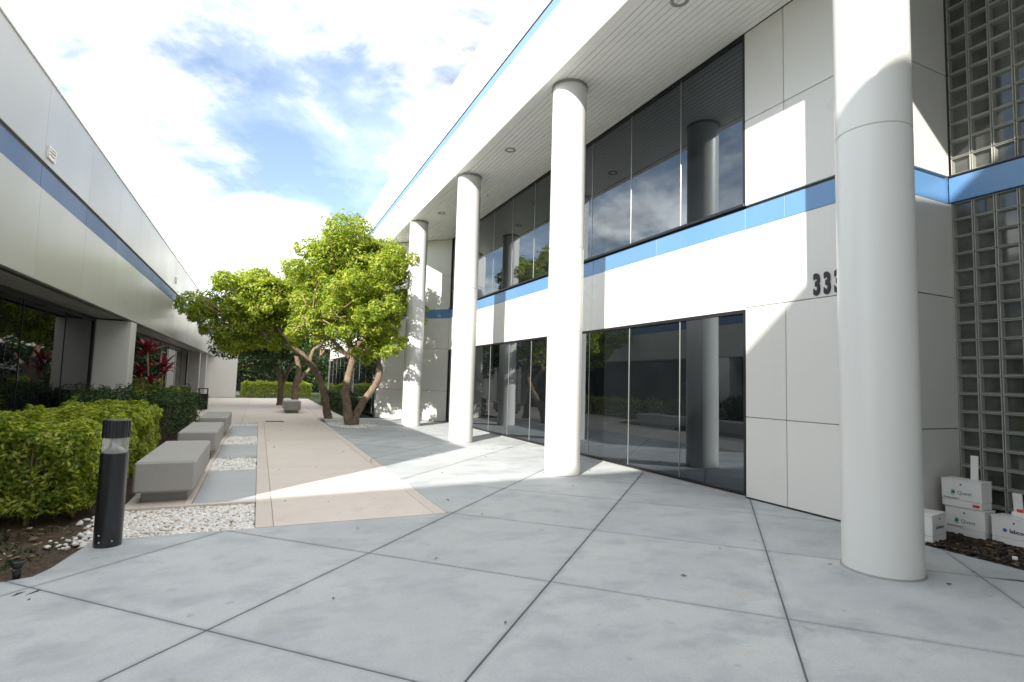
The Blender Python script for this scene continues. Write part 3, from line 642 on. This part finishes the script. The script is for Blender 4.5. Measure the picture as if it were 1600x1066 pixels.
# ------------------------------------------------------------------ boxes in the mulch
def speci(loc, size, rz, label, logo, txt, extras):
    # local frame: front face looks along -y, width along x
    b = empty('specimen_box', loc); tag(b, label, 'box', 'white specimen boxes'); b.rotation_euler = (0, 0, rz)
    w_, d_, h_ = size
    def add(name, data, p, rot=(0, 0, 0), parent=b):
        o = bpy.data.objects.new(name, data); COL.objects.link(o); o.parent = parent; o.location = p; o.rotation_euler = rot; return o
    def bx(name, dims, p, mat, c=0.003, rot=(0, 0, 0)):
        V, F = chbox_vf(*dims, c); return add(name, mesh_from(name, V, F, mat), p, rot)
    bx('body', (w_, d_, h_ * .74), (0, 0, h_ * .63), 'white', 0.004)
    bx('drawer', (w_ - .004, d_ - .006, h_ * .25), (0, -.002, h_ * .127), 'white', 0.004)
    bx('lid', (w_ + .006, d_ + .006, 0.012), (0, 0, h_ + .006), 'white', 0.003)
    V, F = lathe_vf([(0.008, 0), (0.008, 0.004)], 14); add('lock', mesh_from('lock', V, F, 'dark'), (0, -d_ / 2 - .0005, h_ * .86), (math.radians(90), 0, 0))
    # round emblem: disc plus broken ring
    lx = -w_ * .2; V, F = lathe_vf([(0.017, 0), (0.017, 0.0008)], 20)
    add('emblem', mesh_from('emblem', V, F, logo), (lx, -d_ / 2 - .001, h_ * .55), (math.radians(90), 0, 0))
    V, F = [], []
    for a0, a1 in ((0.5, 2.2), (3.5, 5.4)):
        m_ = 10
        for i in range(m_):
            k = len(V); a, a2 = a0 + (a1 - a0) * i / m_, a0 + (a1 - a0) * (i + 1) / m_
            for q, r in ((a, .023), (a, .028), (a2, .028), (a2, .023)): V.append((r * math.cos(q), 0, r * math.sin(q)))
            F.append((k, k + 1, k + 2, k + 3))
    if logo == 'ink_green': add('emblem_ring', mesh_from('emblem_ring', V, F, logo), (lx, -d_ / 2 - .0015, h_ * .55))
    def tx(s, size_, x, z, mat, off=0.0):
        cu = bpy.data.curves.new('lettering', 'FONT'); cu.body = s; cu.size = size_; cu.extrude = .0004; cu.offset = off; cu.materials.append(MT[mat]); cu.resolution_u = 3
        return add('lettering', font_mesh(cu), (x, -d_ / 2 - .0012, z), (math.radians(90), 0, 0))
    tx(txt[0], txt[1], lx + .036, h_ * .55 - txt[1] * .34, txt[2], txt[3])
    if extras:
        bx('printed_line', (w_ * .42, .0008, .004), (-w_ * .24, -d_ / 2 - .001, h_ * .335), 'ink'); bx('printed_line', (w_ * .36, .0008, .004), (-w_ * .27, -d_ / 2 - .001, h_ * .305), 'ink')
    return b, add, bx
NX = math.radians(-90)   # front towards -x
HB = 0.262
speci((6.60, 3.17, 0.01), (0.34, 0.20, HB), NX, 'white box with green emblem at the bottom of the stack', 'ink_green', ('Quest', 0.05, 'ink_green', 0.0), True)
b, add, bx = speci((6.59, 3.19, 0.288), (0.345, 0.20, HB), NX + .02, 'white box with green emblem on top of the stack', 'ink_green', ('Quest', 0.05, 'ink_green', 0.0), True)
bx('door_hook', (0.065, 0.014, 0.25), (0.06, 0.04, HB + .13), 'white', 0.003, (math.radians(-3), 0, 0)); bx('hook_bracket', (0.02, 0.08, 0.016), (0.13, 0.03, HB + .018), 'steel', 0.002)
bx('red_sticker', (0.058, .0008, .026), (0.125, -.1012, 0.035), 'ink_red', 0)
b, add, bx = speci((6.63, 2.78, 0.01), (0.36, 0.20, HB - .015), NX - .03, 'white box with blue emblem lying against the glass blocks', 'ink_blue', ('labcorp', 0.05, 'ink', 0.0015), False)
bx('door_hook', (0.075, 0.014, 0.23), (-0.02, 0.03, HB + .105), 'white', 0.003, (math.radians(6), 0, 0)); bx('hook_foot', (0.11, 0.05, 0.05), (-.01, 0.02, HB + .02), 'white', 0.01); bx('orange_sticker', (0.05, .001, .03), (0.0, 0.012, HB + .06), 'ink_red', 0)
speci((5.985, 3.245, 0.01), (0.33, 0.22, HB - .01), math.radians(9), 'white box with blue emblem turned beside the large column', 'ink_blue', ('labcorp', 0.042, 'ink', 0.001), False)
bc = lathe('bottle_cap', [(0.018, 0.0), (0.02, 0.03), (0.018, 0.034)], 'white', None, (5.98, 2.55, 0.012), 18); tag(bc, 'small white plastic cap lying on the mulch', 'cap')

# ------------------------------------------------------------------ foliage
def leaves(name, P, Nrm, size, mat, aspect=0.42, seed=0, jitter=0.9):
    r = np.random.default_rng(seed); n = len(P)
    d = r.standard_normal((n, 3)); d /= np.linalg.norm(d, axis=1, keepdims=True)
    nn = Nrm + jitter * d; nn /= np.linalg.norm(nn, axis=1, keepdims=True)
    t = np.cross(nn, r.standard_normal((n, 3))); t /= np.linalg.norm(t, axis=1, keepdims=True) + 1e-9
    b = np.cross(nn, t); s = (size * r.uniform(0.65, 1.3, n))[:, None]
    fold = nn * s * 0.13
    V = np.stack([P - t * s * .5, P + b * s * aspect * .5 + fold, P + t * s * .5 - fold * .6, P - b * s * aspect * .5 + fold], 1).reshape(-1, 3)
    k = 4 * np.arange(n)[:, None]
    T = np.concatenate([np.stack([k[:, 0], k[:, 0] + 1, k[:, 0] + 2], 1), np.stack([k[:, 0], k[:, 0] + 2, k[:, 0] + 3], 1)])
    return np_mesh(name, V, T, mat)
def hash_noise(P, f, seed):
    r = np.random.default_rng(seed); out = np.zeros(len(P))
    for k in range(5):
        d = r.standard_normal(3); d *= f * (1 + 0.6 * k) / np.linalg.norm(d); out += np.sin(P @ d + r.uniform(0, 6.28)) / (1 + .5 * k)
    return out / 2.2
def hedge(name, lo, hi, count, size, mat, label, group=None, seed=0, rough=0.10, depth=0.22, stems=10, cat='hedge'):
    r = np.random.default_rng(seed); lo, hi = np.array(lo), np.array(hi); d = hi - lo
    h = empty(name, ((lo[0] + hi[0]) / 2, (lo[1] + hi[1]) / 2, 0)); tag(h, label, cat, group)
    ar = np.array([d[0] * d[1], d[1] * d[2], d[1] * d[2], d[0] * d[2], d[0] * d[2]]); f = r.choice(5, count, p=ar / ar.sum())
    U = r.uniform(0, 1, (count, 3)); Nn = np.zeros((count, 3)); P = lo + U * d
    for k, (ax, v, sgn) in enumerate(((2, 1, 1), (0, 0, -1), (0, 1, 1), (1, 0, -1), (1, 1, 1))):
        m = f == k; P[m, ax] = (hi if v else lo)[ax]; Nn[m, ax] = sgn
    inw = np.abs(r.normal(0, depth * .32, count)); bumpy = rough * hash_noise(P, 5.5, seed + 1) + rough * .8 * hash_noise(P, 13, seed + 2)
    # round the shoulders
    c = (lo + hi) / 2; q = np.abs((P - c) / (d / 2)); edge = np.clip(np.sort(q, 1)[:, 1] - 0.75, 0, 1)
    P = P + Nn * (bumpy - inw)[:, None] - (np.sign(P - c) * (edge * 0.5 * min(d[0], d[2]) * .5)[:, None]) * np.array([1, 1, .7])
    P[:, 2] = np.maximum(P[:, 2], 0.03)
    Nn[:, 2] += 1.1
    fo = link('foliage', leaves('foliage', P - np.array(WP[h.name]), Nn, size, mat, 0.42, seed), h, WP[h.name]); fo['kind'] = 'stuff'
    V, F = [], []
    for k in range(stems):
        x, y = r.uniform(lo[0] + .1, hi[0] - .1), r.uniform(lo[1] + .1, hi[1] - .1)
        for j in range(3):
            e = (x + r.normal(0, .14), y + r.normal(0, .14), hi[2] * r.uniform(.6, .9)); m_ = ((x + e[0]) / 2 + r.normal(0, .03), (y + e[1]) / 2 + r.normal(0, .03), e[2] * .5)
            v, ff = tube_vf([(x, y, -.03), m_, e], [.013, .009, .004], 5); kk = len(V); V += v; F += [tuple(i + kk for i in q2) for q2 in ff]
    st = link('stems', mesh_from('stems', [Vector(v) - WP[h.name] for v in V], F, 'twig'), h, WP[h.name]); st['kind'] = 'stuff'
    return h
hedge('hedge', (-2.75, 6.35, 0.05), (-1.42, 10.9, 0.87), 62000, 0.06, 'leaf_hedge', 'clipped yellow green variegated hedge behind the bollard', 'clipped hedges', 11, stems=50)
hedge('shrub', (-2.9, 11.3, 0.1), (-2.2, 13.4, 1.05), 9000, 0.06, 'leaf_dark', 'dark green shrub against the cream pillar', None, 21, 0.14, .3, 14, 'shrub')
hedge('shrub', (-2.1, 12.3, 0.22), (-1.3, 15.6, 0.98), 11000, 0.06, 'leaf_dark', 'loose dark green shrub beside the red leaved plant', None, 31, 0.16, .3, 16, 'shrub')
hedge('hedge', (-2.95, 15.5, 0.05), (-2.3, 23.8, 0.85), 9000, 0.08, 'leaf_hedge', 'low hedge under the dark windows behind the red plant', 'clipped hedges', 41, stems=14)
hedge('hedge', (-0.9, 38.0, 0.03), (3.2, 39.2, 1.0), 11000, 0.09, 'leaf_hedge', 'clipped hedge closing the far end of the path', 'clipped hedges', 51, stems=20)
hedge('hedge', (2.95, 21.5, 0.03), (3.75, 30.0, 0.72), 13000, 0.08, 'leaf_dark', 'dark green hedge along the office wall behind the forked tree', 'clipped hedges', 61, stems=20)
hedge('hedge', (3.2, 31.6, 0.03), (6.0, 33.0, 1.0), 6000, 0.09, 'leaf_hedge', 'sunny yellow hedge beside the white lamp post', 'clipped hedges', 71, stems=10)

def crown_points(blobs, n, seed, shell=0.75, hole=0.15):
    r = np.random.default_rng(seed); B0 = np.array(blobs, float); B = []
    for b in B0:
        m_ = max(7, int(15 * (b[3] * b[4] * b[5]) ** .5))
        for _ in range(m_):
            d = r.standard_normal(3); d /= np.linalg.norm(d); q = r.uniform(.3, 1.0) ** .6 * r.choice([1, 1, 1.15, 1.32]); s_ = r.uniform(.17, .44) * (b[3] * b[4] * b[5]) ** (1 / 3) ** 1.0
            B.append([*(b[:3] + d * b[3:6] * q * .86), s_ * r.uniform(.9, 1.5), s_ * r.uniform(.9, 1.5), s_ * r.uniform(.7, 1.15)])
    B = np.array(B); vol = B[:, 3] * B[:, 4] * B[:, 5]; pr = vol ** .72; pr /= pr.sum()
    k = r.choice(len(B), n, p=pr); d = r.standard_normal((n, 3)); d /= np.linalg.norm(d, axis=1, keepdims=True)
    q = (shell + (1 - shell) * r.uniform(0, 1, n) ** .6) * (1 + 0.10 * hash_noise(d * 3 + k[:, None], 3.0, seed)); q *= np.where(r.uniform(size=n) < .40, r.uniform(.3, 1.35, n), 1)
    P = B[k, :3] + d * B[k, 3:6] * q[:, None]
    keep = hash_noise(P, 3.6, seed + 5) + 0.7 * hash_noise(P, 8.0, seed + 6) > -0.62 + hole
    # drop leaves that lie deep inside another blob
    for b in B:
        e = (((P - b[:3]) / b[3:6]) ** 2).sum(1); keep &= ~((e < 0.25) & (r.uniform(size=n) < .6))
    Nn = d.copy(); Nn[:, 2] += 0.5
    # clump into sprays
    return P[keep], Nn[keep]
def tree(name, label, base, trunks, blobs, n, size, seed, mat='leaf_tree', group=None, twigs=60, shell=.7, hole=.15):
    t = empty(name, base); tag(t, label, 'tree', group); B = Vector(base); random.seed(seed)
    for k, (pts, rad, nm) in enumerate(trunks):
        p, r = smooth_path(pts, rad, 7); p = [v + Vector((random.uniform(-1, 1), random.uniform(-1, 1), 0)) * 0.012 for v in p]
        V, F = tube_vf(p, r, 12, 0.07); o = link(nm, mesh_from(nm, [v - B for v in V], F, 'bark', smooth=True), t, B)
    P, Nn = crown_points(blobs, n, seed, shell, hole)
    cr = link('crown', leaves('crown', P - np.array(B), Nn, size, mat, 0.5, seed), t, B); cr['kind'] = 'stuff'
    V, F = [], []; tips = [Vector(tr[0][-1]) for tr in trunks]
    for k in range(twigs):
        q = Vector(P[random.randrange(len(P))]); s = min(tips, key=lambda a: (a - q).length); s = s + (q - s) * random.uniform(0, .25)
        m_ = (s + q) / 2 + Vector((random.uniform(-.2, .2), random.uniform(-.2, .2), random.uniform(-.05, .25)))
        pp, rr = smooth_path([s, m_, q], [.035, .018, .005], 4); v, f = tube_vf(pp, rr, 5); kk = len(V); V += v; F += [tuple(i + kk for i in q2) for q2 in f]
    o = link('twigs', mesh_from('twigs', [v - B for v in V], F, 'twig'), t, B); o['kind'] = 'stuff'
    return t
# main forked tree
tree('broadleaf_tree', 'forked tree with bright green crown in front of the farthest column', (2.6, 17.0, 0),
     [([(2.55, 17.0, -.05), (2.45, 17.0, .5), (2.36, 17.0, 1.04), (2.47, 17.05, 1.6), (2.5, 17.1, 2.2), (2.2, 17.3, 3.2), (2.0, 17.4, 4.2)], [.17, .13, .11, .105, .09, .07, .035], 'trunk'),
      ([(2.66, 17.0, -.05), (2.72, 17.0, .35), (2.95, 17.0, .8), (3.22, 17.0, 1.2), (3.35, 17.05, 1.6), (3.28, 17.1, 2.1), (3.3, 17.2, 3.0), (3.2, 17.2, 4.2)], [.13, .115, .105, .10, .10, .085, .06, .03], 'trunk'),
      ([(2.5, 17.1, 2.1), (2.9, 16.8, 2.8), (3.6, 16.6, 3.3)], [.08, .06, .03], 'limb'), ([(2.45, 17.1, 2.0), (1.8, 16.9, 2.6), (1.3, 16.7, 3.0)], [.07, .05, .025], 'limb')],
     [(2.5, 17.6, 5.1, 1.35, 1.3, 1.05), (3.3, 17.3, 4.7, 1.15, 1.2, 1.15), (1.6, 17.6, 4.6, 1.05, 1.2, 1.0), (3.9, 17.2, 3.9, .75, 1.0, .7), (2.5, 17.2, 3.7, 1.3, 1.3, 0.8), (3.5, 17.0, 2.9, .8, 1.0, .55), (1.5, 17.0, 3.3, .95, 1.1, .65), (2.4, 16.9, 2.55, 1.05, 1.0, .5), (3.1, 17.2, 2.2, .6, .8, .35), (1.1, 17.2, 2.6, .7, .9, .45), (2.2, 15.7, 3.1, 1.0, .9, .55), (3.1, 15.6, 3.3, .9, .9, .6), (2.7, 15.6, 4.2, 1.0, .9, .65), (3.3, 15.5, 2.4, .5, .7, .3), (1.6, 15.7, 3.9, .7, .8, .5), (4.3, 17.0, 3.4, .45, .6, .4), (4.0, 16.8, 4.8, .5, .7, .5)],
     98000, 0.10, 101, twigs=150, hole=.17)
tree('broadleaf_tree', 'leaning tree whose pale branches reach toward the low building', (2.2, 19.5, 0),
     [([(2.2, 19.5, -.05), (2.1, 19.5, .5), (1.98, 19.5, .97), (1.75, 19.5, 1.5), (1.45, 19.45, 1.95), (0.95, 19.4, 2.4), (0.5, 19.3, 2.9), (0.1, 19.3, 3.6)], [.145, .12, .11, .105, .10, .085, .06, .03], 'trunk'),
      ([(1.5, 19.45, 1.9), (1.6, 19.4, 2.3), (1.85, 19.4, 2.55), (2.1, 19.4, 3.2)], [.07, .06, .05, .025], 'limb'), ([(0.95, 19.4, 2.4), (0.2, 19.3, 2.6), (-.5, 19.3, 3.0)], [.07, .05, .025], 'limb')],
     [(0.3, 19.6, 4.1, 1.0, 1.2, .8), (-0.6, 19.6, 4.2, .95, 1.2, .75), (-1.2, 19.6, 3.6, .9, 1.1, .65), (-0.2, 19.4, 3.3, 1.1, 1.1, .7), (-1.5, 19.7, 3.0, .7, .9, .5), (0.9, 19.6, 3.5, .9, 1.1, .7), (-0.5, 19.6, 2.5, .9, 1.0, .5), (0.5, 19.6, 2.7, .8, .9, .45), (1.5, 19.8, 4.2, .8, 1, .8), (1.2, 19.0, 4.7, .8, .9, .6), (0.8, 18.8, 3.9, .7, .8, .6)],
     62000, 0.105, 202, twigs=150, hole=.13)
tree('broadleaf_tree', 'slender dark tree rising behind the far concrete bench', (1.55, 26.6, 0),
     [([(1.55, 26.6, -.05), (1.5, 26.6, .9), (1.62, 26.6, 1.7), (1.4, 26.6, 2.6), (1.3, 26.6, 3.4)], [.17, .14, .12, .09, .05], 'trunk'), ([(1.6, 26.6, 1.1), (2.1, 26.6, 1.8), (2.5, 26.6, 2.4)], [.08, .07, .04], 'limb')],
     [(1.2, 26.8, 3.4, 1.7, 1.5, 1.1), (2.2, 26.8, 2.9, 1.3, 1.3, .8), (0.2, 26.8, 2.9, 1.2, 1.3, .7)], 12000, 0.14, 303, 'leaf_dark', twigs=30)
tree('broadleaf_tree', 'dark twin stemmed tree farthest along the path', (0.95, 29.0, 0),
     [([(0.98, 29, -.05), (1.0, 29, .8), (0.85, 29, 1.6), (0.4, 29, 2.5)], [.16, .14, .11, .06], 'trunk'), ([(1.0, 29, .9), (1.3, 29, 1.7), (1.5, 29, 2.5)], [.09, .08, .05], 'limb')],
     [(0.6, 29, 3.1, 1.9, 1.4, 1.0), (-0.7, 29, 2.9, 1.2, 1.2, .7)], 10000, 0.15, 404, 'leaf_dark', twigs=30)
# trees beyond the far hedge
FT = [(-1.0, 43.0, 3.6, 'dark tree beyond the far hedge next to the end wall'), (2.4, 46.0, 4.4, 'dense dark tree beyond the middle of the far hedge'), (5.6, 44.0, 4.2, 'dark tree behind the lamp post beyond the hedge'), (9.5, 50, 5.0, 'tall dark tree beyond the office at the far end')]
for k, (x, y, h, lab) in enumerate(FT):
    tree('background_tree', lab, (x, y, 0), [([(x, y, -.1), (x + .1, y, h * .25), (x - .1, y, h * .6)], [.2, .16, .08], 'trunk')],
         [(x, y, h * .62, 1.9, 1.6, h * .36), (x - 1.1, y, h * .5, 1.4, 1.3, h * .27), (x + 1.2, y, h * .5, 1.4, 1.3, h * .3), (x, y - .4, h * .3, 1.9, 1.2, h * .2)], 9000, 0.2, 500 + k, 'leaf_far', 'trees beyond the far hedge', 12)
fb = empty('distant_building', (10, 54, 0)); tag(fb, 'distant building with dark glazing glimpsed between the tree trunks', 'building')
box('upper_wall', (-2, 54, 4.0), (24, 58, 7.4), 'panel', fb, 0.02); box('wall_core', (-1.9, 54.2, -.05), (24, 58, 4.0), 'core', fb, 0)
for k in range(13): box('pane', (-2 + 2 * k + .03, 54.1, 0.02), (2 * k - .03, 54.16, 3.98), 'glass_left', fb, 0.004); box('mullion', (-2.03 + 2 * k, 54.04, 0.02), (-1.97 + 2 * k, 54.18, 3.99), 'steel', fb, 0.004)

# red leaved plant
rp = empty('cordyline_plant', (-2.3, 14.9, 0)); tag(rp, 'red and maroon strap leaved plant before the dark window', 'plant')
def strap_mesh(L, wd, droop, mat, seed):
    random.seed(seed); V, F = [], []; m_ = 9
    for i in range(m_ + 1):
        t = i / m_; ww = wd * (math.sin(math.pi * min(1, .12 + t * .9)) ** .7) * .5 + .003
        x = L * (t - droop * .25 * t * t); z = L * (0.35 * t - droop * t * t)
        V += [(x, -ww, z + ww * .45), (x, 0, z), (x, ww, z + ww * .45)]
    for i in range(m_):
        k = 3 * i; F += [(k, k + 1, k + 4, k + 3), (k + 1, k + 2, k + 5, k + 4)]
    return mesh_from('leaf', V, F, mat, smooth=True)
SM = [strap_mesh(.42, .10, .25, 'leaf_red', 1), strap_mesh(.50, .11, .5, 'leaf_maroon', 2), strap_mesh(.46, .105, .4, 'leaf_red', 3), strap_mesh(.40, .09, .75, 'leaf_maroon', 4)]
random.seed(5)
HEADS = [((-2.36, 14.95, 1.80), 18, 1.1), ((-1.98, 14.8, 1.42), 17, 1.1), ((-2.48, 15.1, 1.28), 14, 1.0), ((-2.2, 14.7, 1.08), 10, .85)]
for (hx, hy, hz), n_, sc in HEADS:
    pth, rr = smooth_path([(-2.3 + (hx + 2.3) * .2, 14.9, -.03), ((hx - 2.3) / 2 + .06, (hy + 14.9) / 2, hz * .5), (hx, hy, hz + .12)], [.028, .022, .018], 5)
    V, F = tube_vf(pth, rr, 8, .05); link('stem', mesh_from('stem', [v - WP[rp.name] for v in V], F, 'twig', smooth=True), rp, WP[rp.name])
    for k in range(n_):
        el = random.uniform(-.2, 1.1); az = k * 2.4 + random.uniform(-.3, .3)
        o = link('leaf', SM[0 if el > .75 else random.choice((0, 1, 2, 3, 1, 3))], rp, (hx, hy, hz + random.uniform(-.06, .14)))
        o.rotation_euler = (random.uniform(-.3, .3), -el, az); q = sc * random.uniform(.7, 1.0); o.scale = (q, q, q)
# grass tufts and fallen leaves
r = np.random.default_rng(77)
P = np.stack([r.uniform(-2.2, -1.42, 420), r.uniform(5.0, 6.3, 420), np.full(420, .0)], 1)
P = P[hash_noise(P, 6, 9) > .25]
tag(link('grass_tufts', leaves('grass_tufts', P, np.tile([[1., 0, .1]], (len(P), 1)), 0.06, 'leaf_dark', .16, 3)), 'sparse grass tufts on the soil by the plaza edge', 'grass', None, 'stuff')

def fallen(r, n):
    a = np.stack([r.uniform(0.1, 5.6, n), r.uniform(5.8, 20, n)], 1); b_ = np.stack([r.uniform(-1.0, 5.5, n // 6), r.uniform(2.2, 5.7, n // 6)], 1); return np.concatenate([a, b_])
P2 = fallen(r, 60); P3 = np.concatenate([P2, np.full((len(P2), 1), .008)], 1)
tag(link('fallen_leaves', leaves('fallen_leaves', P3, np.tile([[0., 0, 1.]], (len(P3), 1)), 0.045, 'litter', .5, 8, .25)), 'scattered dry leaves fallen on the path and plaza', 'leaves', None, 'stuff')
